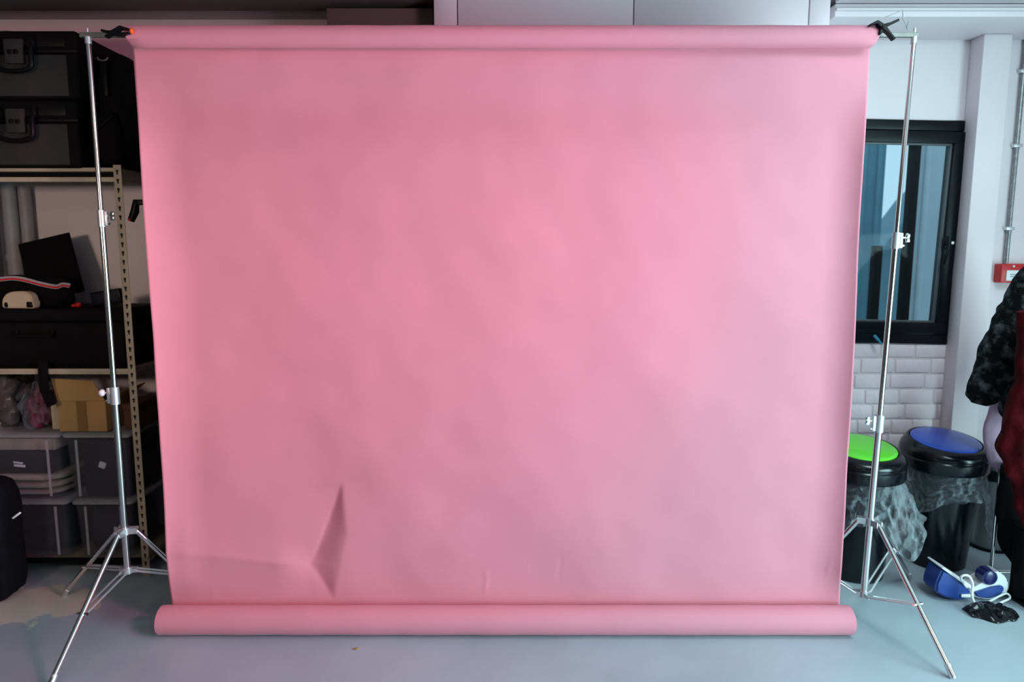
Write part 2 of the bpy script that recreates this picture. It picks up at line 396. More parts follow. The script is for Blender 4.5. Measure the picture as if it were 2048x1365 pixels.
MB().rings([[Vector((x, DB+r*math.cos(t), rb+.001+r*math.sin(t))) for t in [2*PI*i/24 for i in range(24)]] for x, r in ((xbl+.002, .0300), (xbl+.002, .026), (xbr-.002, .026), (xbr-.002, .0300))], closed=True).build('core_tube', M_core, bk)
yt = DS+rt; yb = DB+rb
zl0 = zt-.0; zl1 = rb
ptl = at(265, 100, yt); pbl = at(343, 1205, yb); ptr = at(1740, 100, yt); pbr = at(1680, 1205, yb)
def sm(a, b_, x):
    t = max(0, min(1, (x-a)/(b_-a))); return t*t*(3-2*t)
# creases: pixel landmarks turned into sheet coordinates
def sheet_xy(px, py):
    p = at(px, py, 2.60); return p.x, p.z
cx, cz = sheet_xy(622, 1128); tx, tz = sheet_xy(683, 968); bx_, bz_ = sheet_xy(671, 1196); rx_, rz_ = sheet_xy(697, 1060)
lx, lz = sheet_xy(345, 1094)
small = [sheet_xy(972, 1165)+(.007, .05, .0022), sheet_xy(1119, 1135)+(.006, .05, -.0013), sheet_xy(1652, 1130)+(.007, .03, .0018), sheet_xy(1100, 1200)+(.006, .025, .0012), sheet_xy(430, 1180)+(.012, .03, .0010), sheet_xy(1600, 1195)+(.006, .02, .001)]
def pw(z_, pts):
    # piecewise linear x as a function of z (descending pts)
    for (x0, z0), (x1, z1) in zip(pts, pts[1:]):
        if z0 >= z_ >= z1: return x0+(x1-x0)*(z0-z_)/(z0-z1)
    return None
def bump_h(x, z):
    h = 0.0
    # folded diamond: valley along its left edge, ridge along its right edge
    zz = max(bz_, min(tz, z))
    vl = pw(zz, [(tx, tz), (cx, cz), (bx_, bz_)]); rr = pw(zz, [(tx, tz), (rx_, rz_), (bx_, bz_)])
    prof = math.sin(PI*max(0, min(1, (z-bz_)/(tz-bz_))))**.8 if bz_ < z < tz else 0
    if prof:
        wdt = max(rr-vl, 1e-3)
        if x < vl: h += -.014*prof*math.exp(-((vl-x)/.10)) - .003*prof*math.exp(-((vl-x)/.025))*math.exp(-((z-cz)/.045)**2)
        elif x < rr: s = (x-vl)/wdt; h += (-.017+.028*(s*s*(3-2*s)*.6+s*.4))*prof
        else: h += .011*prof*math.exp(-((x-rr)/.13)**1.3)
    # horizontal ridge from the left edge to the dent
    if x < cx+.02:
        s = max(0, min(1, (x-lx)/(cx-lx))); zr = lz+(cz-lz)*s; d = z-zr
        amp = .022*sm(0, .15, s)*(1-sm(.76, 1.03, s))+.012*(1-sm(0, .15, s))
        wd = .10-.05*s
        h += amp*(math.exp(-d/(wd*1.2)) if d > 0 else math.exp(d/(wd*1.6)))*(1.0)
    for (sx, sz, wx, wz, a) in small:
        dx = x-sx-.004*math.sin((z-sz)*60); h += a*math.exp(-(dx/wx)**2-((z-sz)/wz)**2)
    # soft unevenness of hanging paper
    h += .009*noise.noise(Vector((x*1.1+.6*z, z*.9-.35*x, 3.1)))+.009*noise.noise(Vector((x*2.6+z*2.0, z*1.6-x*1.2, 8.7)))+.0022*noise.noise(Vector((x*7+z*5, z*5-x*4, 1.3)))
    return h
NU, NV = 330, 300
def sheet(u, v):
    z = zl1+(zl0-zl1)*v
    xl_ = ptl.x+(pbl.x-ptl.x)*(1-v); xr_ = ptr.x+(pbr.x-ptr.x)*(1-v)
    x = xl_+(xr_-xl_)*u
    y0 = yt+(yb-yt)*(1-v); y = yt+(yb-yt)*(1-v)**1.4+.024*math.exp(-((v-.90)/.055)**2)*(1-sm(.955, 1, v))
    x *= y/y0
    fade = sm(0, .06, v)*(1-sm(.97, 1, v))
    dl = x-xl_; dr = xr_-x
    e = 0
    if dl < .17: e += .040*(1-dl/.17)**2*(1-.35*(1-v))
    if dr < .13: e += .034*(1-dr/.13)**2
    f = e*sm(0, .10, v)*(1-sm(.80, .995, v))
    x *= (y-f)/y
    y -= f + bump_h(x, z)*fade
    return Vector((x, y, z))
MB().grid(NU, NV, sheet).build('hanging_sheet', M_pink, bk, mods=[('SOLIDIFY', dict(thickness=.0006, offset=1))])

# ------------------------------------------------------------------ crossbar through the upper roll
zb = at(1000, 67, DS).z
xe0 = at(160, 63, DS).x; xe1 = at(1836, 66, DS).x
m = MB(); s = .0085
m.box((xe0, DS-s, zt+.006-s), (xe1, DS+s, zt+.006+s), .0025)
m.box((xe0-.001, DS-s*.4, zt+.006-s*1.02), (xe1+.001, DS+s*.4, zt+.006+s*1.02), .001)
cb = m.build('crossbar', M_bar); tag(cb, 'grey metal crossbar running through the upper pink roll from stand to stand', 'crossbar')

# ------------------------------------------------------------------ stands
def stand(label, pt, pb, c1, c2, tc_, bc, feet, knobs, strutpts):
    top = at(*pt, DS); bot = at(*pb, DS)
    ax = top-bot; dirn = ax.normalized()
    def on(py):
        # point on the axis seen at image row py
        lo, hi = 0.0, 1.0
        for _ in range(40):
            mid = (lo+hi)/2; p = bot+ax*mid
            v = p-Vector((0, 0, H)); zc = v.y*math.cos(PIT)-v.z*math.sin(PIT); yc = v.y*math.sin(PIT)+v.z*math.cos(PIT)
            if 682.5-F*yc/zc > py: lo = mid
            else: hi = mid
        return bot+ax*lo
    t = thing('backdrop_stand', label, 'light stand', (bot.x, DS, 0), 'chrome stands at either side of the backdrop')
    P1, P2, PT, PB = on(c1), on(c2), on(tc_), on(bc)
    MB().cyl(P1, top, .0085).build('upper_pole', M_steel, t)
    MB().cyl(P2, P1, .0105).build('middle_pole', M_steel, t)
    MB().cyl(PB, P2, .0132).build('lower_pole', M_steel, t)
    # spigot and locking screw through the crossbar
    m = MB(); m.cyl(top-dirn*.02, top+dirn*.004, .0115); m.cyl(top, top+dirn*.034, .0045); m.build('spigot', M_dull, t)
    def collar(P, r, h, side, wing):
        m = MB(); m.cyl(P-dirn*h*.55, P+dirn*h*.45, r, n=20); m.box(P+Vector((side*(r-.003), -.007, -h*.5)), P+Vector((side*(r+.010), .007, h*.42)), .003) if False else None
        lo = P+Vector((min(side*(r-.003), side*(r+.011)), -.008, -h*.5)); hi = P+Vector((max(side*(r-.003), side*(r+.011)), .008, h*.42))
        m.box(lo, hi, .003); o = m.build('collar', M_dull, t)
        k = MB(); a = P+Vector((side*(r+.009), 0, h*.12)); e = P+Vector((side*(r+.030), -.002, h*.12))
        k.cyl(a, e, .0035)
        if wing:
            k.box(e+Vector((-.008, -.004, -.002)), e+Vector((.008, .004, .016)), .003, rot=(.2*side, 'Y')); k.box(e+Vector((-.008, -.004, -.017)), e+Vector((.008, .004, .001)), .003, rot=(-.2*side, 'Y'))
        else: k.ball(e, .0125, (1, 1, 1.15))
        k.build('knob', M_wplas if not wing else M_steel, o)
        k = MB(); q = P+Vector((side*(r+.011), -.002, -h*.36)); k.cyl(q-Vector((side*.004, 0, 0)), q+Vector((side*.006, 0, 0)), .0045); k.build('rivet', M_steel, o)
    collar(P1, .0135, .062, knobs[0][0], knobs[0][1]); collar(P2, .0175, .068, knobs[1][0], knobs[1][1])
    m = MB(); m.cyl(PT-Vector((0, 0, .014)), PT+Vector((0, 0, .014)), .021, n=20)
    m2 = MB(); m2.cyl(PB-Vector((0, 0, .012)), PB+Vector((0, 0, .014)), .0175, n=20)
    hub = []
    for f in feet:
        d = (Vector((f[0], f[1], 0))-Vector((PT.x, PT.y, 0))).normalized()
        sd = Vector((-d.y, d.x, 0))
        for s in (-1, 1):
            a = PT+d*.016+sd*s*.011; m.prism([a+Vector((0, 0, -.012))-sd*.0022, a+Vector((0, 0, .012))-sd*.0022, a+Vector((0, 0, .012))+sd*.0022, a+Vector((0, 0, -.012))+sd*.0022], d*.032)
            a = PB+d*.013+sd*s*.010; m2.prism([a+Vector((0, 0, -.008))-sd*.002, a+Vector((0, 0, .008))-sd*.002, a+Vector((0, 0, .008))+sd*.002, a+Vector((0, 0, -.008))+sd*.002], d*.024)
        hub.append((d, sd))
    m.build('tripod_hub', M_dull, t); m2.build('brace_collar', M_dull, t)
    for i, f in enumerate(feet):
        d, sd = hub[i]; ft = Vector((f[0], f[1], .008)); a = PT+d*.040
        lg = MB().cyl(a, ft, .0098, .0098).build('leg', M_steel, t)
        u = (a-ft).normalized()
        k = MB().cyl(ft+u*.045, ft-Vector((0, 0, .0075))+u*.003, .0112, .0102); k.build('foot_cap', M_dull, lg)
        w = strutpts[i]; j = a.lerp(ft, w); s0 = PB+d*.030
        br = MB()
        for s in (-1, 1):
            off = sd*s*.0125; p, q = s0+off, j+off
            br.tube([p, q], .0048, 6)
        br.build('brace', M_dull, t)
        k = MB().cyl(j-sd*.019, j+sd*.019, .006); k.build('pivot_bolt', M_steel, lg)
    return t
# left feet
lf = [at(98, 1380, 2.2)]
pl = fl(97, 1383); r1 = fl(128, 1192)
r3 = fl(440, 1222)
stand('chrome backdrop stand at the left edge of the pink paper, in front of dark shelves', (176, 76), (256, 1146), 436, 790, 1062, 1141,
      [(pl.x, pl.y), (r3.x, r3.y), (r1.x, r1.y)], [(1, True), (-1, False)], [.55, .55, .55])
pr = fl(1907, 1360); r2 = fl(1820, 1158); r4 = fl(1560, 1205)
stand('chrome backdrop stand at the right edge of the pink paper, in front of the window', (1828, 76), (1727, 1192), 480, 846, 1043, 1188,
      [(pr.x, pr.y), (r4.x, r4.y), (r2.x, r2.y)], [(1, True), (-1, True)], [.55, .55, .50])

# ------------------------------------------------------------------ spring clamps
def clamp(label, tip1, tip2, piv, h1, h2, Y, th=.022):
    A, B_, Pv, H1, H2 = [at(*q, Y) for q in (tip1, tip2, piv, h1, h2)]
    t = thing('spring_clamp', label, 'clamp', tuple(Pv), 'spring clamps holding the roll')
    def arm(tip, h, bend, w):
        pts = [tip, tip.lerp(Pv, .55)+Vector((0, 0, bend)), Pv, Pv.lerp(h, .5)+Vector((0, 0, bend*.2)), h]
        hs = [.0025, .006, .0085, .0045, .0042]
        rs = []
        for i, p in enumerate(pts):
            d = (pts[min(i+1, 4)]-pts[max(i-1, 0)]); d.y = 0; d.normalize(); nrm = Vector((-d.z, 0, d.x)); hh = hs[i]
            rs.append([p+nrm*hh+Vector((0, -w, 0)), p+nrm*hh+Vector((0, w, 0)), p-nrm*hh+Vector((0, w, 0)), p-nrm*hh+Vector((0, -w, 0))])
        m = MB().rings(rs); bmesh.ops.bevel(m.bm, geom=list(m.bm.edges), offset=.0015, segments=1, affect='EDGES'); return m
    up = arm(A, H2, .013, th/2).build('upper_jaw', M_black, t)
    lo = arm(B_, H1, -.006, th/2-.004).build('lower_jaw', M_black, t)
    m = MB(); m.cyl(Pv+Vector((0, -.015, 0)), Pv+Vector((0, .015, 0)), .0045)
    m.build('pivot_pin', M_black, t)
    return t, A, B_, up, lo
YF = DS-rt-.012
c, A, B_, up, lo = clamp('black spring clamp with an orange tip at the left end of the upper roll', (261, 60), (260, 66), (228, 66), (203, 61), (213, 75), YF)
m = MB(); m.ball(A+Vector((.004, 0, -.004)), .009, (.75, 1.2, 1.15)); m.build('orange_pad', M_orange, c)['label'] = 'orange rubber jaw pad'
c, A, B_, up, lo = clamp('black spring clamp with open handles at the right end of the upper roll', (1738, 51), (1758, 70), (1764, 54), (1797, 40), (1787, 80), YF+.01)
# thin clear wire tie above the right stand
w = [at(*q, DS-.02) for q in ((1771, 34), (1790, 27), (1805, 20), (1806, 32), (1805, 36), (1812, 50), (1813, 58), (1816, 44), (1818, 42), (1815, 60))]
m = MB().tube(w, .0016, 6); o = m.build('wire_tie', mat('grey_wire', (.35, .36, .38), .5, vary=.1)); tag(o, 'thin bent grey wire sticking up from the crossbar beside the right clamp', 'wire')

# ------------------------------------------------------------------ shelving unit at the left
YS0 = 3.0; YS1 = 3.40
sx1 = at(238, 345, YS0).x+.012; sx0 = sx1-.88
ZS = [at(200, 340, YS0).z, at(200, 743, YS0).z, .075]
su = thing('shelving_unit', 'cream metal boltless shelving unit full of gear at the left, behind the stand', 'shelving', ((sx0+sx1)/2, 3.2, 0))
def upright(x, y, fx, fy, top):
    m = MB(); m.box((x-.017, y-.001, 0), (x+.017, y+.002, top), .0008); m.box((x-fx*.0155-.0015, min(y, y+fy*.036), 0), (x-fx*.0155+.0015, max(y, y+fy*.036), top), .0008)
    u = m.build('upright', M_cream if fy > 0 else M_bar, su)
    h = MB(); z = .06
    while z < top-.02:
        h.cyl((x, y-.0022, z+.006), (x, y+.0026, z+.006), .0058, n=10); h.box((x-.0028, y-.0022, z-.009), (x+.0028, y+.0026, z+.004)); z += .0385
    h.build('slot_row', M_creamdk, u)
tp = at(238, 330, YS0).z
upright(sx1-.019, YS0, 1, 1, tp); upright(sx0+.019, YS0, -1, 1, tp)
upright(sx1-.019, YS1, 1, -1, tp); upright(sx0+.019, YS1, -1, -1, tp)
for z in ZS:
    m = MB(); m.box((sx0+.034, YS0+.001, z-.006), (sx1-.034, YS0+.014, z+.010), .002)
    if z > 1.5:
        MB().box((sx0+.034, YS0+.012, z-.030), (sx1-.034, YS0+.018, z-.006)).build('beam_gap_shade', M_mblack, su)  # black strip paints the shade in the gap between the beam lips
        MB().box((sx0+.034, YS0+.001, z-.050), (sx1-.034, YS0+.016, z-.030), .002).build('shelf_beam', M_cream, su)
    else: m.box((sx0+.034, YS0+.003, z-.014), (sx1-.034, YS0+.016, z-.004))
    m.build('shelf_beam', M_cream if z > .5 else M_mblack, su)
    m = MB(); m.box((sx0+.034, YS1-.012, z-.03), (sx1-.034, YS1-.006, z+.010), .001); m.build('shelf_beam', M_cream if z > .5 else M_mblack, su)
    m = MB(); m.box((sx0+.004, YS0+.008, z-.008), (sx1-.004, YS1-.014, z+.006), .001); m.build('shelf_board', M_board, su)
zsh = [z+.0065 for z in ZS]
# second unit, mostly hidden behind the paper
sb0 = sx1+.06; sb1 = sb0+.80
sv = thing('shelving_unit', 'dark second shelving unit beside the first, mostly hidden behind the pink paper', 'shelving', ((sb0+sb1)/2, 3.22, 0))
for x, y in ((sb0+.02, 3.06), (sb1-.02, 3.06), (sb0+.02, 3.41), (sb1-.02, 3.41)):
    MB().box((x-.018, y-.018, 0), (x+.018, y+.018, 2.05), .002).build('upright', M_mblack, sv)
for z in (.30, .74, 1.22, 1.70):
    MB().box((sb0+.039, 3.05, z-.02), (sb1-.039, 3.41, z), .002).build('shelf_board', M_mblack, sv)
def simple_box(name, label, cat, lo, hi, m, bev=.006, group=None, lidh=None, m2=None, rot=None):
    lo = Vector(lo); hi = Vector(hi)
    t = thing(name, label, cat, ((lo.x+hi.x)/2, (lo.y+hi.y)/2, lo.z), group)
    lidh = lidh or (hi.z-lo.z)*.25
    a = MB().box(lo, (hi.x, hi.y, hi.z-lidh), bev); l = MB().box((lo.x-.003, lo.y-.003, hi.z-lidh+.0005), (hi.x+.003, hi.y+.003, hi.z), bev)
    if rot:
        c = (lo+hi)/2
        for q in (a, l): q.warp(lambda p: Matrix.Rotation(rot, 3, 'Z') @ (p-c)+c)
    a.build('body', m, t); l.build('lid', m2 or m, t)
    return t
simple_box('carton', 'maroon carton on the lower shelf just left of the paper edge', 'box', (sb0+.045, 3.09, .741), (sb0+.17, 3.36, .93), M_maroon)
simple_box('carton', 'dark red carton behind the maroon one, deeper under the backdrop', 'box', (sb0+.19, 3.09, .741), (sb0+.40, 3.36, .98), M_maroon)
simple_box('carton', 'small white box on the high shelf beside the cream upright', 'box', (sb0+.045, 3.10, 1.701), (sb0+.19, 3.34, 1.775), mat('white_card', (.42, .38, .38), .7, vary=.05), lidh=.02)
simple_box('carton', 'black box on the floor shelf beside the upright', 'box', (sb0+.045, 3.09, .301), (sb0+.3, 3.36, .60), M_mblack)
# dark bag filling the bay above
def softbag(lo, hi, amp=.012, seed=1.0, n=24, power=4.0):
    lo = Vector(lo); hi = Vector(hi); c = (lo+hi)/2; s = (hi-lo)/2; m = MB()
    bmesh.ops.create_uvsphere(m.bm, u_segments=n*2, v_segments=n, radius=1)
    def f(p):
        q = p.normalized(); k = (abs(q.x)**power+abs(q.y)**power+abs(q.z)**power)**(-1/power)
        r = q*k; a = amp*noise.noise(Vector((r.x*2.1+seed, r.y*2.1, r.z*2.4)))
        d = Vector((r.x*s.x, r.y*s.y, r.z*s.z))+q*a+c
        d.z = max(d.z, lo.z); return d
    return m.warp(f)
o = softbag((sb0+.05, 3.1, 1.2215), (sb0+.4, 3.37, 1.52), seed=4).build('duffel_bag', M_fabric); tag(o, 'black soft bag on the shelf between the upright and the paper', 'bag')
# clamp-like tool hanging beside the white box
a, c2 = at(272, 405, 3.03), at(262, 442, 3.03)
t = thing('hand_tool', 'black hand tool with a red dot hanging right of the cream upright', 'tool', tuple(c2))
m = MB(); m.tube([a, a.lerp(c2, .5)+Vector((.006, 0, 0)), c2], lambda s: .014+.004*math.sin(s*3), 10); m.box(a+Vector((-.01, -.01, -.012)), a+Vector((.035, .012, .012)), .004); m.build('body', M_black, t)
m = MB(); m.ball(c2+Vector((.002, -.016, .004)), .006); m.build('button', M_red, t)

# ---- hard cases on the top shelf
def hard_case(label, pxl, pxr, pyt, pyb, zbot):
    Y0 = YS0-.015
    lo = at(pxl, pyb, Y0); hi = at(pxr, pyt, Y0); x0, x1, z0 = lo.x, hi.x, zbot; z1 = hi.z
    hgt = z1-z0; zs = z0+hgt*.70; cx_ = (x0+x1)/2+.035
    t = thing('equipment_case', label, 'case', (cx_, Y0+.19, z0), 'hard cases stacked on the shelving')
    bd = MB().box((x0, Y0, z0), (x1, Y0+.37, zs-.002), .016, seg=3).build('body', M_mblack, t)
    ld = MB().box((x0, Y0, zs+.002), (x1, Y0+.37, z1), .016, seg=3).build('lid', M_mblack, t)
    MB().box((x0-.004, Y0-.006, zs-.008), (x1+.004, Y0+.376, zs+.008), .004).build('seal_rim', M_black, t)
    MB().box((x0+.03, Y0-.004, z0+.012), (x1-.045, Y0+.01, zs-.016), .004).build('front_panel', M_case, bd)
    MB().box((x0+.03, Y0-.004, zs+.016), (x1-.045, Y0+.01, z1-.018), .004).build('lid_panel', M_case if hgt < .27 else M_black, ld)
    for s in (-1, 1):
        lx_ = cx_+s*.0 if s < 0 else cx_+.0
    for lx_ in (cx_-.19, cx_+.005):
        m = MB(); m.box((lx_-.040, Y0-.020, zs-.055), (lx_+.040, Y0-.002, zs+.045), .006); m.build('latch', M_case, t)
        m = MB(); m.box((lx_-.022, Y0-.026, zs-.018), (lx_-.004, Y0-.019, zs+.0), .003); m.box((lx_+.004, Y0-.026, zs-.018), (lx_+.022, Y0-.019, zs), .003); m.build('latch_tab', M_black, t)
    hw = .075
    pts = []
    for k in range(13):
        q = k/12; ang = PI*q
        pts.append((cx_+.01-hw*math.cos(ang), Y0-.032, zs-.055-.035*math.sin(ang)**.6))
    pts = [(cx_+.01-hw, Y0-.012, zs+.03), (cx_+.01-hw, Y0-.030, zs)]+pts+[(cx_+.01+hw, Y0-.030, zs), (cx_+.01+hw, Y0-.012, zs+.03)]
    MB().tube(pts, .0105, 8).build('handle', M_black, t)
    for s in (-1, 1):
        m = MB(); m.box((cx_+.01+s*hw-.012, Y0-.024, zs+.01), (cx_+.01+s*hw+.012, Y0-.001, zs+.055), .004); m.build('handle_bracket', M_black, t)
    return z1
zc1 = hard_case('black and grey equipment case resting directly on the top shelf, lower of two', -112, 152, 199, 332, zsh[0])
hard_case('black and grey equipment case on top of the stack under the ceiling, upper of two', -118, 150, 60, 190, zc1+.001)
# backpack beside the cases
x0, x1 = at(166, 200, 3.06).x+.045, at(300, 200, 3.06).x
t = thing('backpack', 'black camera backpack standing between the equipment cases and the paper', 'backpack', ((x0+x1)/2, 3.2, zsh[0]))
ztb = at(200, 98, 3.06).z
x1 = min(x1, sx1-.002)
softbag((x0, 3.06, zsh[0]), (x1, 3.34, ztb), .012, 9).build('body', M_fabric, t)
softbag((x0+.02, 3.015, zsh[0]+.02), (x1-.02, 3.10, zsh[0]+(ztb-zsh[0])*.48), .006, 3).build('front_pocket', M_fabric, t)
xm = (x0+x1)/2
m = MB(); m.box((xm-.012, 3.035, ztb-.20), (xm+.012, 3.048, ztb-.05), .003); m.build('strap', M_black, t)
m = MB(); m.tube([(xm+.022*math.cos(a), 3.038, ztb-.04+.014*math.sin(a)) for a in [PI+i*PI/8 for i in range(9)]], .004); m.build('buckle_ring', M_grey, t)
m = MB(); m.tube([(x0+.03+.25*(x1-x0)*0, 3.012, zsh[0]+.16), (xm, 3.008, zsh[0]+.185), (x1-.03, 3.012, zsh[0]+.22)], .004); m.build('zip', M_black, t)

# ---- middle shelf
zs1 = zsh[1]
tb = thing('tool_crate', 'wide black crate filling the middle shelf', 'crate', (-2.0, 3.2, zs1))
xa, xb2 = sx0+.05, at(246, 660, 3.03).x
zt2 = at(100, 618, 3.03).z
MB().box((xa, 3.035, zs1), (xb2, 3.37, zt2-.06), .012, seg=3).build('body', M_mblack, tb)
MB().box((xa-.006, 3.028, zt2-.058), (xb2+.004, 3.376, zt2), .010, seg=3).build('lid', M_mblack, tb)
m = MB(); m.tube([(xa+.3, 3.026, zt2-.1), (xa+.3, 3.012, zt2-.12), (xa+.46, 3.012, zt2-.12), (xa+.46, 3.026, zt2-.1)], .007); m.build('handle', M_black, tb)
def pix_quad(pts, Y, dy, m, name, lab, cat, bev=.004):
    b_ = MB().prism([at(*p, Y) for p in pts], (0, dy, 0)); bmesh.ops.bevel(b_.bm, geom=list(b_.bm.edges), offset=bev, segments=2, affect='EDGES')
    return b_
# tilted black folder leaning against the wall
q = [at(35, 489, 3.30), at(134, 466, 3.28), at(166, 585, 3.225), at(60, 600, 3.225)]
q[2].z = max(q[2].z, zt2+.004); q[3].z = max(q[3].z, zt2+.004)
t = thing('folder', 'black flat folder leaning tilted above the crate against the pale wall', 'folder', (sum(v.x for v in q)/4, 3.25, zt2))
b_ = MB().prism(q, (0, .022, .004)); bmesh.ops.bevel(b_.bm, geom=list(b_.bm.edges), offset=.003, segments=2, affect='EDGES'); b_.build('cover', M_mblack, t)
ins = [sum((v for v in q), Vector())/4*.0+v.lerp(sum((w_ for w_ in q), Vector())/4, .12)+Vector((0, -.003, 0)) for v in q]
MB().prism(ins, (0, .004, 0)).build('front_pocket', M_fabric, t)
# soft dark pouch + striped strap + white gadget
ya = 3.10
pA = at(-30, 560, ya); pB = at(150, 610, ya)
o = softbag((pA.x, 3.10, zt2+.001), (pB.x-.03, 3.185, at(60, 556, ya).z+.005), .012, 6).build('soft_pouch', M_fabric); tag(o, 'black soft pouch lying on the crate in front of the folder', 'pouch')
pts = [at(*p, 3.07) for p in ((-20, 562), (20, 557), (45, 559), (80, 568), (112, 574), (125, 570), (140, 572))]
def ribbon(pts, w, th, nrm=(0, -1, .3)):
    n_ = Vector(nrm).normalized(); rs = []
    for i, p in enumerate(pts):
        d = (pts[min(i+1, len(pts)-1)]-pts[max(i-1, 0)]).normalized(); sd = d.cross(n_).normalized(); nn = sd.cross(d)
        rs.append([p+sd*w/2+nn*th/2, p-sd*w/2+nn*th/2, p-sd*w/2-nn*th/2, p+sd*w/2-nn*th/2])
    return MB().rings(rs)
def catmull(pts, k=6):
    out = []; P_ = [pts[0]]+list(pts)+[pts[-1]]
    for i in range(1, len(P_)-2):
        for j in range(k):
            t_ = j/k; a, b2, c3, d3 = P_[i-1], P_[i], P_[i+1], P_[i+2]
            out.append(.5*((2*b2)+(c3-a)*t_+(2*a-5*b2+4*c3-d3)*t_*t_+(3*b2-a-3*c3+d3)*t_**3))
    out.append(P_[-2]); return out
t = thing('webbing_strap', 'grey webbing strap with a red stripe draped over the pouch on the crate', 'strap', tuple(pts[3]))
ribbon(catmull(pts), .020, .003).build('webbing', M_pipe, t)
ribbon([p+Vector((0, -.0025, -.003)) for p in catmull(pts)], .008, .002).build('stripe', M_red, t)
p0 = at(33, 590, 3.06)
t = thing('plastic_gadget', 'cream rounded plastic gadget on the crate at the left picture edge', 'gadget', (p0.x, 3.06, zt2))
zz0 = zt2+.001
poly = [at(*p, 3.032) for p in ((2, 606), (2, 588), (10, 577), (24, 573), (48, 573), (60, 580), (64, 596), (66, 607))]
dz = zz0-min(p.z for p in poly)
poly = [p+Vector((0, 0, dz)) for p in poly]
b_ = MB().prism(poly, (0, .05, 0)); bmesh.ops.bevel(b_.bm, geom=list(b_.bm.edges), offset=.006, segments=3, affect='EDGES'); b_.build('shell', M_cream2, t)
m = MB(); m.ball((poly[0].x+.022, 3.033, zz0+.016), .009, (1, .6, 1.4)); m.build('vent', M_black, t)
m = MB(); m.box((poly[5].x-.02, 3.028, zz0+.004), (poly[5].x+.004, 3.038, zz0+.03), .003); m.build('switch', M_black, t)
m = MB(); pp = at(154, 575, 3.08); m.ball((pp.x, 3.08, zt2+.013), .0125, (1, 1, 1)); m.cyl((pp.x-.028, 3.08, zt2+.010), (pp.x-.004, 3.08, zt2+.012), .007)
o = m.build('red_knob', M_red); tag(o, 'small bright red round knob lying on the crate beside the folder', 'knob')
p0, p1 = at(182, 605, 3.10), at(238, 552, 3.10)
t = thing('monitor', 'small dark screen standing on the crate behind the left stand pole', 'monitor', ((p0.x+p1.x)/2, 3.12, zt2))
MB().box((p0.x, 3.10, zt2+.001), (p1.x, 3.13, zt2+.07), .006, rot=(-.16, 'Y')).warp(lambda p: p+Vector((0, 0, .008))).build('housing', M_black, t)
MB().box((p0.x+.01, 3.096, zt2+.012), (p1.x-.01, 3.102, zt2+.062), .002, rot=(-.16, 'Y')).warp(lambda p: p+Vector((0, 0, .008))).build('screen', M_dark, t)
# pipes on the wall behind
for i, (px_, r, lab) in enumerate(((22, .035, 'grey vertical pipe on the wall at the far left, behind the shelves'), (52, .028, 'slimmer grey vertical pipe right of the far left one'))):
    x = at(px_, 420, YW-.04).x; z0 = 1.28; 
    m = MB(); m.cyl((x, YW-.04, .001), (x, YW-.04, 2.53), r, n=20); 
    t = thing('wall_pipe', lab, 'pipe', (x, YW-.04, 0)); m.build('tube', M_pipe, t)
    for z in (.5, 1.45, 2.2): MB().lathe([(r+.001, z), (r+.005, z), (r+.005, z+.03), (r+.001, z+.03)], (x, YW-.04, 0), n=20, cap0=False, cap1=False).build('bracket', M_pipe, t)

# ---- bottom bay: clear boxes, carton, bags
zs2 = zsh[2]
def storage_box(label, pxl, pxr, pyt, pyb, z0, z1, Y0=3.01):
    x0 = at(pxl, (pyt+pyb)/2, Y0).x; x1 = at(pxr, (pyt+pyb)/2, Y0).x
    cx_ = (x0+x1)/2; y1 = Y0+.35; hl = .032
    t = thing('storage_box', label, 'storage box', (cx_, (Y0+y1)/2, z0), 'clear plastic storage boxes under the shelves')
    tp_ = .018
    def rr(x0_, x1_, y0_, y1_, z, r=.022, n=5):
        out = []
        for (cx2, cy2, a0) in ((x1_-r, y1_-r, 0), (x0_+r, y1_-r, PI/2), (x0_+r, y0_+r, PI), (x1_-r, y0_+r, 1.5*PI)):
            for k in range(n): a = a0+PI/2*k/(n-1); out.append(Vector((cx2+r*math.cos(a), cy2+r*math.sin(a), z)))
        return out
    zt_ = z1-hl
    rs = [rr(x0+tp_, x1-tp_, Y0+tp_, y1-tp_, z0), rr(x0+.008, x1-.008, Y0+.008, y1-.008, zt_), rr(x0+.002, x1-.002, Y0+.002, y1-.002, zt_+.004),
          rr(x0+.010, x1-.010, Y0+.010, y1-.010, zt_+.006), rr(x0+tp_+.003, x1-tp_-.003, Y0+tp_+.003, y1-tp_-.003, z0+.004)]
    MB().rings(rs).build('tub', M_tub, t)
    for xx in (x0+.06, x1-.06):
        MB().box((xx-.006, Y0+.006, z0+.012), (xx+.006, Y0+.012, zt_-.004), .002).build('front_rib', M_lidc, t)
    m = MB(); m.rings([rr(x0, x1, Y0, y1, zt_+.008), rr(x0-.002, x1+.002, Y0-.002, y1+.002, zt_+.012), rr(x0-.002, x1+.002, Y0-.002, y1+.002, z1-.012), rr(x0+.012, x1-.012, Y0+.012, y1-.012, z1-.003), rr(x0+.02, x1-.02, Y0+.02, y1-.02, z1-.003)])
    m.build('lid', M_lidc, t)
    return x0, x1, Y0, y1
zm = at(150, 1000, 3.01).z; zt3 = at(150, 866, 3.01).z
a = storage_box('clear storage box on the left of the upper pair, with folded cream cloth inside', -48, 121, 866, 1000, zm+.001, zt3)
bq = storage_box('clear storage box under the open carton, dark content with a white sticker', 127, 262, 866, 1000, zm+.001, zt3)
c_ = storage_box('clear storage box standing on the bottom shelf below the box of cream cloth', -30, 138, 1000, 1130, zs2, zm)
d_ = storage_box('clear storage box on the bottom shelf beside the upright, behind the stand', 146, 268, 1000, 1130, zs2, zm)
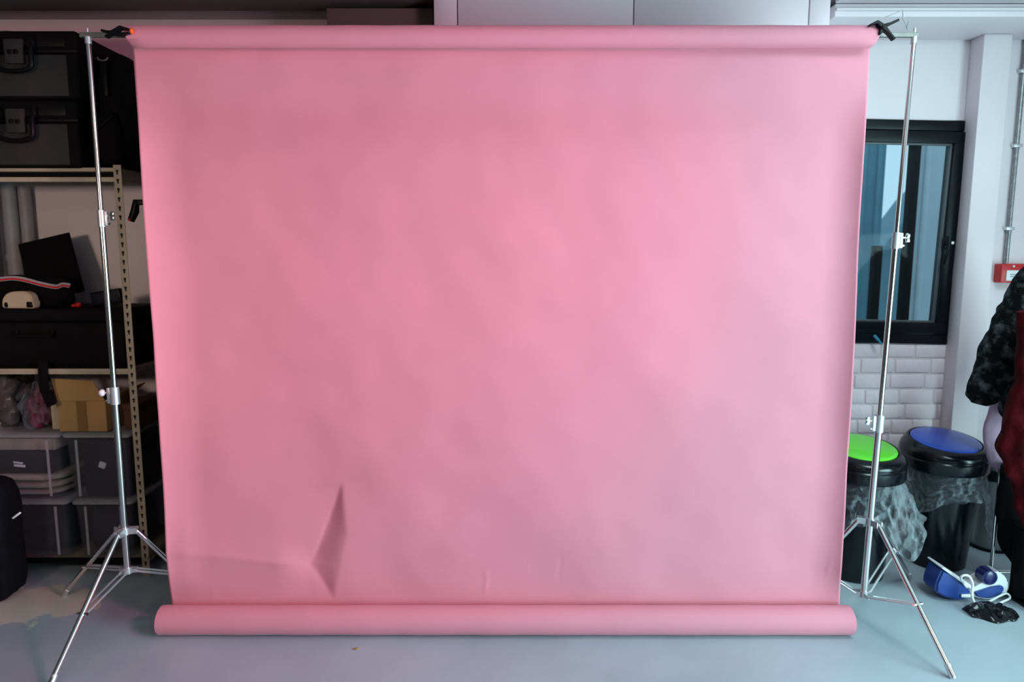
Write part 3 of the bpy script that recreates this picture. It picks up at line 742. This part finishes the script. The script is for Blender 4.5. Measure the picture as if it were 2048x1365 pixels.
def content(box, z0, z1, m, name, lab, cat, x0=.03, x1=.03, front=.028, soft=False, amp=.002):
    lo = (box[0]+x0, box[2]+front, z0); hi = (box[1]-x1, box[3]-.04, z1)
    o = softbag(lo, hi, amp, z0*7).build(name, m) if soft else MB().box(lo, hi, .008).build(name, m)
    return tag(o, lab, cat)
content(a, zm+.007, zm+.035, M_linen, 'folded_cloth', 'cream folded cloth at the bottom of the left clear box', 'cloth', soft=True)
content(a, zm+.036, zm+.070, M_linen, 'folded_cloth', 'cream folded cloth second from the bottom in the left clear box', 'cloth', soft=True)
content(a, zm+.071, zm+.110, M_linen, 'folded_cloth', 'cream folded cloth on top of the two others in the left clear box', 'cloth', soft=True)
t = thing('pouch', 'dark pouch with a white label on the folded cloth in the left clear box', 'pouch', (a[0]+.2, a[2]+.15, zm+.112))
MB().box((a[0]+.04, a[2]+.03, zm+.112), (a[1]-.06, a[3]-.06, zm+.215), .015, seg=3).build('body', M_dark, t)
lp = at(40, 930, a[2]+.026)
m = MB(); m.box((lp.x-.032, a[2]+.026, lp.z+.004), (lp.x+.012, a[2]+.031, lp.z+.013), .002, rot=(.12, 'Y')); m.box((lp.x-.03, a[2]+.026, lp.z-.012), (lp.x+.022, a[2]+.031, lp.z), .002, rot=(.1, 'Y')); m.build('label_tag', M_wplas, t)
o = MB().box((a[0]+.05, a[2]+.05, zm+.217), (a[1]-.05, a[3]-.06, zt3-.04), .01).build('folded_cloth', M_linen); tag(o, 'flat cream cloth folded just under the lid of the left clear box', 'cloth')
t = thing('dark_carton', 'dark navy carton with a white round sticker inside the right clear box', 'carton', ((bq[0]+bq[1])/2, bq[2]+.2, zm+.007))
MB().box((bq[0]+.075, bq[2]+.028, zm+.0075), (bq[1]-.030, bq[3]-.04, zt3-.045), .008).build('body', M_dark, t)
sp = at(204, 931, bq[2]+.026)
m = MB()
for k in range(4): m.ball((sp.x+.009*math.cos(k*PI/2+.4), bq[2]+.0275, sp.z+.009*math.sin(k*PI/2+.4)), .010, (1, .15, 1))
m.build('sticker', M_wplas, t)
content(c_, zs2+.007, zm-.09, M_dark, 'dark_pouch', 'dark pouch inside the lower left clear box', 'pouch', soft=True)
content(d_, zs2+.007, zm-.06, M_dark, 'dark_pouch', 'dark pouch inside the lower clear box beside the upright', 'pouch', soft=True)
# open cardboard carton with tape
x0, x1 = at(118, 840, 3.03).x, at(213, 840, 3.03).x; zb_ = zt3+.0005; zt4 = at(160, 803, 3.03).z
t = thing('cardboard_box', 'open brown cardboard box with a strip of parcel tape on the storage boxes', 'cardboard box', ((x0+x1)/2, 3.15, zb_))
th = .004; y0, y1 = 3.03, 3.30
m = MB(); m.box((x0, y0, zb_), (x1, y0+th, zt4), .001); m.box((x0, y1-th, zb_), (x1, y1, zt4), .001); m.box((x0, y0+th, zb_), (x0+th, y1-th, zt4), .001); m.box((x1-th, y0+th, zb_), (x1, y1-th, zt4), .001); m.box((x0+th, y0+th, zb_), (x1-th, y1-th, zb_+th))
m.build('carton_body', M_card, t)
def flap(pa, pb, pc, pd): return MB().prism([Vector(p) for p in (pa, pb, pc, pd)], (0, .004, .001))
fz = at(104, 757, 3.05); fz2 = at(188, 762, 3.05)
flap((x0, y0, zt4+.001), (x1, y0, zt4+.001), (fz2.x, y0+.012, fz2.z), (fz.x, y0+.012, fz.z)).build('flap', M_card, t)
MB().prism([(x1, y0+.02, zt4+.001), (x1, y1-.01, zt4+.001), (x1+.05, y1-.02, zt4+.04), (x1+.05, y0+.03, zt4+.04)], (.003, 0, -.003)).build('flap', M_card, t)
xt = (x0+x1)/2
m = MB(); m.box((xt-.024, y0-.0012, zb_+.001), (xt+.022, y0-.0002, zt4-.001)); m.build('tape', M_tape, t, smooth=False)
# dark red-brown carton behind
simple_box('carton', 'dark brown carton between the open cardboard box and the upright', 'box', (x1+.06, 3.06, zb_), (sx1-.045, 3.30, zt4-.02), mat('dark_brown_card', (.09, .03, .015), .8, vary=.15))
# cream card behind and plastic bag with magenta contents
o = MB().box((x0-.055, 3.06, zb_), (x0-.006, 3.30, zb_+.12), .004).build('cream_packet', M_cream2); tag(o, 'cream packet squeezed left of the open cardboard box', 'packet')
p0, p1 = at(38, 862, 3.04), at(85, 775, 3.04)
t = thing('plastic_bag', 'clear plastic bag stuffed with magenta fabric left of the cardboard box', 'bag', ((p0.x+p1.x)/2, 3.12, zb_))
softbag((p0.x+.01, 3.06, zb_+.001), (p1.x-.008, 3.2, p1.z-.02), .03, 12, power=2.6).build('contents', M_magenta, t)
softbag((p0.x-.005, 3.04, zb_), (p1.x+.002, 3.22, p1.z), .045, 12.2, n=30, power=2.4).build('film', M_bag2, t)
p0, p1 = at(-46, 862, 3.04), at(10, 760, 3.04)
o = softbag((p0.x, 3.05, zb_), (p1.x, 3.25, p1.z), .05, 21, power=2.6).build('plastic_sack', mat('smoky_film', (.10, .09, .085), .3, vary=.5, vscale=18)); tag(o, 'grey crinkled sack on the clear box at the left picture edge', 'sack')
# black strap hanging over the middle beam
pts = catmull([at(*p, 2.99) for p in ((86, 722), (86, 745), (88, 775), (98, 800), (104, 812))])
m = ribbon(pts, .042, .005, (0, -1, 0)); o = m.build('hanging_strap', M_fabric); tag(o, 'black strap hanging down over the middle shelf beam', 'strap')
# suitcase in the lower left corner
x1 = fl(52, 1200).x; yq = 2.60
zt5 = at(0, 992, yq).z
s0 = fl(30, 1215)
t = thing('suitcase', 'black soft suitcase on the floor in the lower left corner of the picture', 'suitcase', (s0.x-.2, s0.y+.2, 0))
xs1 = at(50, 1100, s0.y+.14).x
softbag((xs1-.46, s0.y, .001), (xs1, s0.y+.17, zt5), .008, 31, power=8).build('body', mat('dark_navy_nylon', (.004, .004, .007), .8, vary=.3, vscale=20, spec=.12), t)
a = at(33, 1032, s0.y-.006)
m = MB(); m.box((a.x-.022, s0.y-.008, a.z-.004), (a.x+.02, s0.y+.0, a.z+.004), .002, rot=(-.62, 'Y')); m.build('zip_pull', M_wplas, t)
a = at(20, 1108, s0.y); m = MB(); m.tube([(xs1-.30, s0.y-.006, .25), (xs1-.28, s0.y-.02, .27), (xs1-.16, s0.y-.02, .27), (xs1-.14, s0.y-.006, .25)], .008); m.build('handle', M_fabric, t)

# ------------------------------------------------------------------ bins on the right
def bin_(label, cx_, cy_, mcol, tilt_roll, hem, group):
    t = thing('swing_top_bin', label, 'bin', (cx_, cy_, 0), group)
    c0 = (cx_, cy_, 0)
    MB().lathe([(.118, .0), (.126, .006), (.165, .50), (.160, .505), (.150, .505), (.120, .02)], c0, 48).build('body', M_gloss, t)
    m = MB(); m.lathe([(.166, .478), (.184, .478), (.189, .486), (.189, .530), (.185, .535), (.185, .541), (.189, .546)], c0, 56, False, False)
    # tapering lid ring with a slanted opening
    n = 56; rs = []
    R = Matrix.Rotation(math.radians(9), 3, 'X') @ Matrix.Rotation(math.radians(tilt_roll), 3, 'Y')
    cc = Vector((cx_, cy_-.004, .606))
    def circ(r, z): return [Vector((cx_+r*math.cos(2*PI*i/n), cy_+r*math.sin(2*PI*i/n), z)) for i in range(n)]
    def tc2(r, dz): return [cc+R @ Vector((r*math.cos(2*PI*i/n), r*math.sin(2*PI*i/n), dz)) for i in range(n)]
    lo_ = circ(.189, .546); hi_ = tc2(.160, 0)
    rs = [lo_] + [[a_.lerp(b2, s)+(a_-Vector((cx_, cy_, a_.z))).normalized()*.010*math.sin(PI*s) for a_, b2 in zip(lo_, hi_)] for s in (.25, .5, .75)] + [hi_, tc2(.152, .002), tc2(.149, -.010)]
    m.rings(rs, False, False); m.build('lid_ring', M_gloss, t)
    rs = [tc2(.147, -.008), tc2(.147, .002)]+[tc2(.147*math.cos(a), .002+.012*math.sin(a)) for a in [PI/2*k/6 for k in range(1, 6)]]
    m = MB().rings(rs); fl_ = m.build('swing_flap', mcol, t)
    # clear liner folded over the rim
    def lf_(u, v):
        a = 2*PI*u; L_, fl2 = hem(a); v2 = v
        r = .176+fl2*v2**1.2+.010*v2*noise.noise(Vector((math.cos(a)*3, math.sin(a)*3, v*2.5+cx_)))*2.0+.007*v2*math.sin(a*17+3*math.sin(a*3)+v*3)
        z = .479-L_*v2-.012*noise.noise(Vector((math.cos(a)*5, math.sin(a)*5, cx_)))*v2
        r += .016*noise.noise(Vector((math.cos(a)*7+2, math.sin(a)*7, v*7)))*min(1, v*3)
        return Vector((cx_+max(r, .170)*math.cos(a), cy_+max(r, .170)*math.sin(a), z))
    MB().grid(220, 26, lf_).build('bin_liner', M_bag, t, fix=False)
    return t
def ang(a, a0): return abs((a-a0+PI) % (2*PI)-PI)
bxg, byg = at(1722, 900, 3.04).x, 3.04
bxb, byb = at(1888, 900, 3.16).x, 3.16
bin_('black swing-top bin with a lime green flap, half hidden behind the paper', bxg, byg, M_green, .3,
     lambda a: (.17+.14*math.exp(-(ang(a, -.95)/.5)**2)+.02*math.sin(5*a), .03+.075*math.exp(-(ang(a, -.55)/.55)**2)), 'swing-top bins below the window')
bin_('black swing-top bin with a blue flap, beside the pilaster', bxb, byb, M_blue, .5,
     lambda a: (.12+.20*math.exp(-(ang(a, -.45)/.33)**2)+.06*math.exp(-(ang(a, -2.6)/.5)**2)-.01*math.sin(3*a), .015+.03*math.exp(-(ang(a, -.2)/.5)**2)), 'swing-top bins below the window')
# grey pedal bin behind
gx_, gy_ = at(1980, 1060, 3.33).x, 3.33
t = thing('pedal_bin', 'slim grey pedal bin with a black lid between the blue bin and the hanging clothes', 'bin', (gx_, gy_, 0))
MB().lathe([(.088, .012), (.092, .02), (.098, .36), (.094, .365)], (gx_, gy_, 0), 36).build('body', mat('brushed_grey_metal', (.20, .20, .21), .4, .6, vary=.1), t)
MB().lathe([(.100, .366), (.104, .372), (.104, .40), (.09, .418), (.04, .426)], (gx_, gy_, 0), 36).build('lid', M_black, t)
MB().lathe([(.096, 0), (.098, .012), (.090, .012)], (gx_, gy_, 0), 36).build('base', M_black, t)
MB().box((gx_+.03, gy_-.15, .012), (gx_+.08, gy_-.09, .022), .004).build('pedal', M_dull, t)
# ------------------------------------------------------------------ call point + conduit
YP = YW
p0, p1 = at(2003, 528, YP-.05), at(2050, 566, YP-.05)
t = thing('fire_call_point', 'red fire alarm call point on the white wall above the fur coat', 'call point', ((p0.x+p1.x)/2, YP-.03, p1.z))
MB().box((p0.x, YP-.055, p1.z), (p1.x+.03, YP, p0.z), .005).build('housing', M_red, t)
pa, pb2 = at(2014, 541, YP-.058), at(2060, 562, YP-.058)
pl_ = MB().box((pa.x, YP-.0585, pb2.z), (pb2.x, YP-.0552, pa.z), .002).build('break_glass', M_wplas, t)
m = MB(); zc_ = (pa.z+pb2.z)/2
for k in range(2): m.box((pa.x+.018, YP-.0595, zc_-.005+.010*k-.0016), (pa.x+.06, YP-.0586, zc_-.005+.010*k+.0016))
m.build('printed_line', M_grey, pl_, smooth=False)
m = MB(); lp = at(2027, 533, YP-.056); m.cyl((lp.x, YP-.0552, lp.z), (lp.x, YP-.060, lp.z), .005); m.build('indicator', M_wplas, t)
xcd = at(2032, 300, YP-.012).x
t = thing('conduit', 'thin grey metal conduit running down the wall to the red call point', 'conduit', (xcd, YP-.012, p0.z))
MB().cyl((xcd, YP-.014, p0.z+.001), (xcd, YP-.014, 2.503), .011, n=16).build('pipe', mat('galvanised_conduit', (.40, .42, .42), .35, .8, vary=.4, vscale=60), t)
for z in (1.6, 2.0, 2.35): MB().box((xcd-.02, YP-.028, z), (xcd+.02, YP, z+.016), .002).build('saddle', M_dull, t)

# ------------------------------------------------------------------ clothes at the right edge
def loft(keys, n=40, k=6, amp=.0, seed=0.0, fr=5.0, folds=0, fa=.0):
    # keys: (centre, rx, ry) -> smooth lofted garment
    cs = catmull([Vector(c) for c, _, _ in keys], k); rx = catmull([Vector((a, b2, 0)) for _, a, b2 in keys], k)
    rs = []
    for j, (c, r) in enumerate(zip(cs, rx)):
        d = (cs[min(j+1, len(cs)-1)]-cs[max(j-1, 0)]).normalized()
        a = Vector((0, 1, 0)); b2 = d.cross(a).normalized(); a = b2.cross(d).normalized(); s_ = j/(len(cs)-1)
        ring = []
        for i in range(n):
            t_ = 2*PI*i/n; f = 1+fa*math.cos(folds*t_+seed+2*s_)*min(1, s_*1.5) if folds else 1
            p = c+b2*r.x*math.cos(t_)*f+a*r.y*math.sin(t_)*f
            p += (p-c).normalized()*amp*noise.noise(p*fr+Vector((seed, seed, 0)))
            ring.append(p)
        rs.append(ring)
    return MB().rings(rs)
YG = 2.83
def g(px, py, y=YG): return at(px, py, y)
# rail
t = thing('clothes_rail', 'chrome clothes rail behind the hanging garments at the right edge', 'clothes rail', (2.12, 2.98, 0))
xr = at(1999, 960, 2.98).x
MB().cyl((xr, 2.98, .03), (xr, 2.98, 1.0), .008).build('post', M_steel, t)
MB().cyl((xr+.75, 2.98, .03), (xr+.75, 2.98, 1.62), .011).build('post', M_steel, t)
MB().cyl((xr+.02, YG, 1.56), (xr+.75, YG, 1.56), .011).warp(lambda p: p).build('hanging_bar', M_steel, t)
m = MB(); m.cyl((xr+.75, 2.98, 1.56), (xr+.75, YG, 1.56), .011); m.cyl((xr+.75, 2.62, .03), (xr+.75, 3.28, .03), .014); m.cyl((xr, 2.98, .03), (xr+.75, 2.98, .03), .009)
m.build('base_frame', M_steel, t)
m = MB(); m.ball((xr+.75, 2.62, .018), .018); m.ball((xr+.75, 3.28, .018), .018); m.ball((xr, 2.98, .018), .018); m.build('foot', M_black, t)
# fur coat: body + sleeve
t = thing('fur_coat', 'black faux fur coat hanging at the right edge below the red call point', 'coat', (2.25, YG, .8))
body = loft([(g(2105, 500), .05, .05), (g(2110, 530), .11, .08), (g(2115, 610), .15, .11), (g(2112, 720), .18, .12), (g(2098, 815), .195, .125), (g(2094, 845), .17, .10)], 72, 12, .016, 2, 22)
body.build('coat_body', M_fur, t)
sl = loft([(g(2096, 528), .055, .06), (g(2064, 575), .075, .075), (g(2032, 641), .078, .08), (g(2004, 700), .076, .078), (g(1979, 758), .068, .07), (g(1966, 788), .060, .062), (g(1962, 802), .050, .054), (g(1960, 809), .03, .034)], 64, 12, .014, 5, 24)
sl.build('sleeve', M_fur, t)
m = MB(); hk = g(2105, 505); m.tube([hk, hk+Vector((0, 0, .03)), (hk.x, YG, 1.565)], .004); m.build('hanger_hook', M_steel, t)
# pink top behind
o = loft([(at(2050, 700, 2.995), .06, .03), (at(2020, 800, 2.995), .075, .035), (at(2002, 880, 2.995), .075, .04), (at(2020, 940, 2.995), .05, .03), (at(2035, 985, 2.995), .03, .02)], 48, 8, .012, 9, 14, 5, .06).build('pink_top', M_pinkfab)
tag(o, 'pale pink fabric hanging behind the black fur coat', 'garment')
# dark red velvet garment in front
o = loft([(at(2085, 620, 2.62), .09, .05), (at(2085, 760, 2.62), .10, .06), (at(2066, 850, 2.62), .115, .07), (at(2062, 900, 2.62), .118, .07), (at(2078, 950, 2.62), .105, .06), (at(2085, 1000, 2.62), .105, .06), (at(2092, 1045, 2.62), .09, .05)], 64, 10, .016, 14, 16, 7, .05).build('velvet_dress', M_velvet)
tag(o, 'dark red velvet garment hanging in front of the fur coat at the picture edge', 'garment')
# long black garment below
o = loft([(at(2050, 930, 2.90), .10, .05), (at(2050, 990, 2.90), .115, .07), (at(2050, 1050, 2.90), .115, .07), (at(2060, 1100, 2.90), .10, .06), (at(2075, 1135, 2.90), .07, .05)], 48, 8, .014, 19, 12, 6, .05).build('black_skirt', M_fabric)
tag(o, 'long black garment hanging below the pink top, nearly down to the floor', 'garment')
# black boot standing on the floor at the edge
bp_ = fl(2062, 1222)
t = thing('boot', 'black boot standing on the floor at the right edge beside the iron', 'boot', (bp_.x, bp_.y, 0))
loft([((bp_.x+.03, bp_.y+.10, .33), .045, .055), ((bp_.x+.03, bp_.y+.10, .20), .042, .05), ((bp_.x+.025, bp_.y+.09, .09), .042, .05), ((bp_.x+.02, bp_.y+.07, .02), .045, .07)], 32, 8, .003).build('shaft', M_mblack, t)
MB().box((bp_.x-.015, bp_.y-.06, .001), (bp_.x+.065, bp_.y+.15, .022), .008).build('sole', M_black, t)
m = softbag((bp_.x-.012, bp_.y-.055, .022), (bp_.x+.062, bp_.y+.09, .075), .004, 3, 16, 3); m.build('toe', M_mblack, t)

# ------------------------------------------------------------------ iron with its cord
YI = fl(1925, 1205).y
def ip(px, py, dy=0): return at(px, py, YI+dy)
t = thing('steam_iron', 'blue and white steam iron lying on the floor beneath the hanging clothes', 'iron', (ip(1940, 1200).x, YI, 0))
def pixprism(pts, dy, w, bev=.006):
    b_ = MB().prism([ip(*p, dy) for p in pts], (0, w, 0))
    for v in b_.bm.verts: v.co.z = max(v.co.z, .002)
    bmesh.ops.bevel(b_.bm, geom=list(b_.bm.edges), offset=bev, segments=3, affect='EDGES'); return b_
pixprism([(1886, 1140), (1910, 1154), (1940, 1176), (1944, 1190), (1936, 1200), (1912, 1203), (1890, 1196), (1872, 1186), (1873, 1168)], 0, .10, .008).build('water_tank', M_iron, t)
pixprism([(1884, 1138), (1888, 1136), (1943, 1172), (1946, 1184), (1940, 1178)], -.004, .108, .0018).build('white_edge', M_wplas, t)
pixprism([(1938, 1176), (1962, 1172), (1985, 1158), (1984, 1148), (1994, 1144), (2008, 1150), (2018, 1164), (2019, 1182), (2012, 1194), (1992, 1202), (1965, 1200), (1942, 1194)], .015, .075, .008).build('handle_shell', M_wplas, t)
pixprism([(1950, 1186), (1985, 1175), (2005, 1172), (2010, 1180), (2000, 1193), (1980, 1199), (1955, 1195)], .006, .02, .004).build('grip', M_iron, t)
c0 = ip(1982, 1158, .0)
m = MB(); m.cyl(c0+Vector((0, .005, 0)), c0+Vector((0, .05, 0)), .032, .036, n=28); m.ball(c0+Vector((0, .008, 0)), .031, (1, .28, 1), 24, 12); m.build('dial', M_navy, t)
MB().box(ip(1925, 1194, -.008)+Vector((-.004, 0, -.006)), ip(1943, 1190, .0)+Vector((0, 0, .004)), .003).build('label_badge', M_wplas, t)
pts = [ip(*p, d) for p, d in (((1946, 1196), .04), ((1930, 1166), -.015), ((1922, 1158), -.03), ((1936, 1152), -.04), ((1945, 1168), -.05), ((1944, 1192), -.06), ((1952, 1212), -.07), ((1962, 1228), -.08), ((1974, 1237), -.08))]
for p in pts: p.z = max(p.z, .006)
cp = [pts[0], pts[2], pts[3], pts[4], pts[5], pts[6], pts[7], pts[8]]
cord = catmull(cp, 8)
MB().tube(cord, .0052, 8).build('cord', M_wplas, t)
pts = [ip(*p, d) for p, d in (((1960, 1212), -.03), ((1982, 1218), -.04), ((2008, 1203), -.03), ((2020, 1196), -.01), ((2010, 1188), .0), ((1978, 1204), -.02), ((1966, 1208), -.03))]
for p in pts: p.z = max(p.z, .006)
MB().tube(catmull(pts, 8), .0042, 8).build('cord', M_wplas, t)
# glossy black pouch under the cord
def crump(u, v):
    a = fl(1950, 1218); x0_, x1_ = fl(1930, 1225).x, fl(2044, 1240).x
    yc_ = fl(1990, 1228).y
    x = x0_+(x1_-x0_)*u; w_ = .075*math.sin(PI*min(1, max(0, .08+.84*u)))**.6
    y = yc_+(v-.5)*2*w_+.02*noise.noise(Vector((u*4, 1, v)))
    h = .002+max(0, .030*(1-(2*v-1)**2)*math.sin(PI*min(1, max(0, .05+.9*u)))**.5*(1+.9*noise.noise(Vector((u*7, v*5, 3)))))
    return Vector((x, y, h))
o = MB().grid(60, 24, crump).build('plastic_pouch', M_gloss, mods=[('SOLIDIFY', dict(thickness=.0015, offset=1))]); tag(o, 'crumpled shiny black plastic pouch on the floor in front of the iron', 'pouch')
# little brown chip on the floor in front of the roll
p = fl(712, 1299)
o = MB().prism([(p.x-.012, p.y-.004, .0005), (p.x+.004, p.y-.007, .0005), (p.x+.012, p.y+.003, .0005), (p.x-.003, p.y+.006, .0005)], (0, 0, .003)).build('wood_chip', M_card); tag(o, 'tiny brown chip lying on the floor in front of the lower roll', 'chip')

# ------------------------------------------------------------------ light
w_ = bpy.data.worlds.new('sky'); sc.world = w_; w_.use_nodes = True
bg = w_.node_tree.nodes['Background']; bg.inputs['Color'].default_value = (.42, .68, .82, 1); bg.inputs['Strength'].default_value = 1.15
def area(name, loc, target, sx, sy, power, col, spread=PI):
    l = bpy.data.lights.new(name, 'AREA'); l.shape = 'RECTANGLE'; l.size = sx; l.size_y = sy; l.energy = power; l.color = col; l.spread = spread
    o = bpy.data.objects.new(name, l); C.objects.link(o); o.location = loc
    o.rotation_euler = (Vector(target)-Vector(loc)).to_track_quat('-Z', 'Y').to_euler(); return o
# daylight pouring in through the wide doorway in the right wall
area('daylight_door', (XR+.25, (DY0+DY1)/2, .85), (XR-1, (DY0+DY1)/2+.1, .85), DY1-DY0, 1.6, 200, (.56, .92, .94))
area('skylight', (1.80, 1.80, ZC-.02), (1.72, 2.0, 0), .7, .8, 28, (.72, .96, 1.0))
# added warm fill just under the ceiling, unseen behind the camera
area('warm_fill', (-.6, -1.0, ZC-.03), (-.6, -1.0, 0), 1.2, .3, 15, (1.0, .72, .55))
area('shelf_fill', (-2.0, .1, 1.72), (-2.15, 3.4, 1.45), .35, .25, 3.6, (1.0, .76, .62), math.radians(80))  # added fill to brighten the wall behind the shelves, no lamp known there
# added rose fill, out of view right of the camera, reddening the paper's left half
area('rose_fill', (2.0, .6, 2.2), (-1.45, 2.6, 1.15), .5, .5, 10, (1.0, .25, .46), math.radians(66))
for ob in sc.objects:
    if '_o' in ob: del ob['_o']
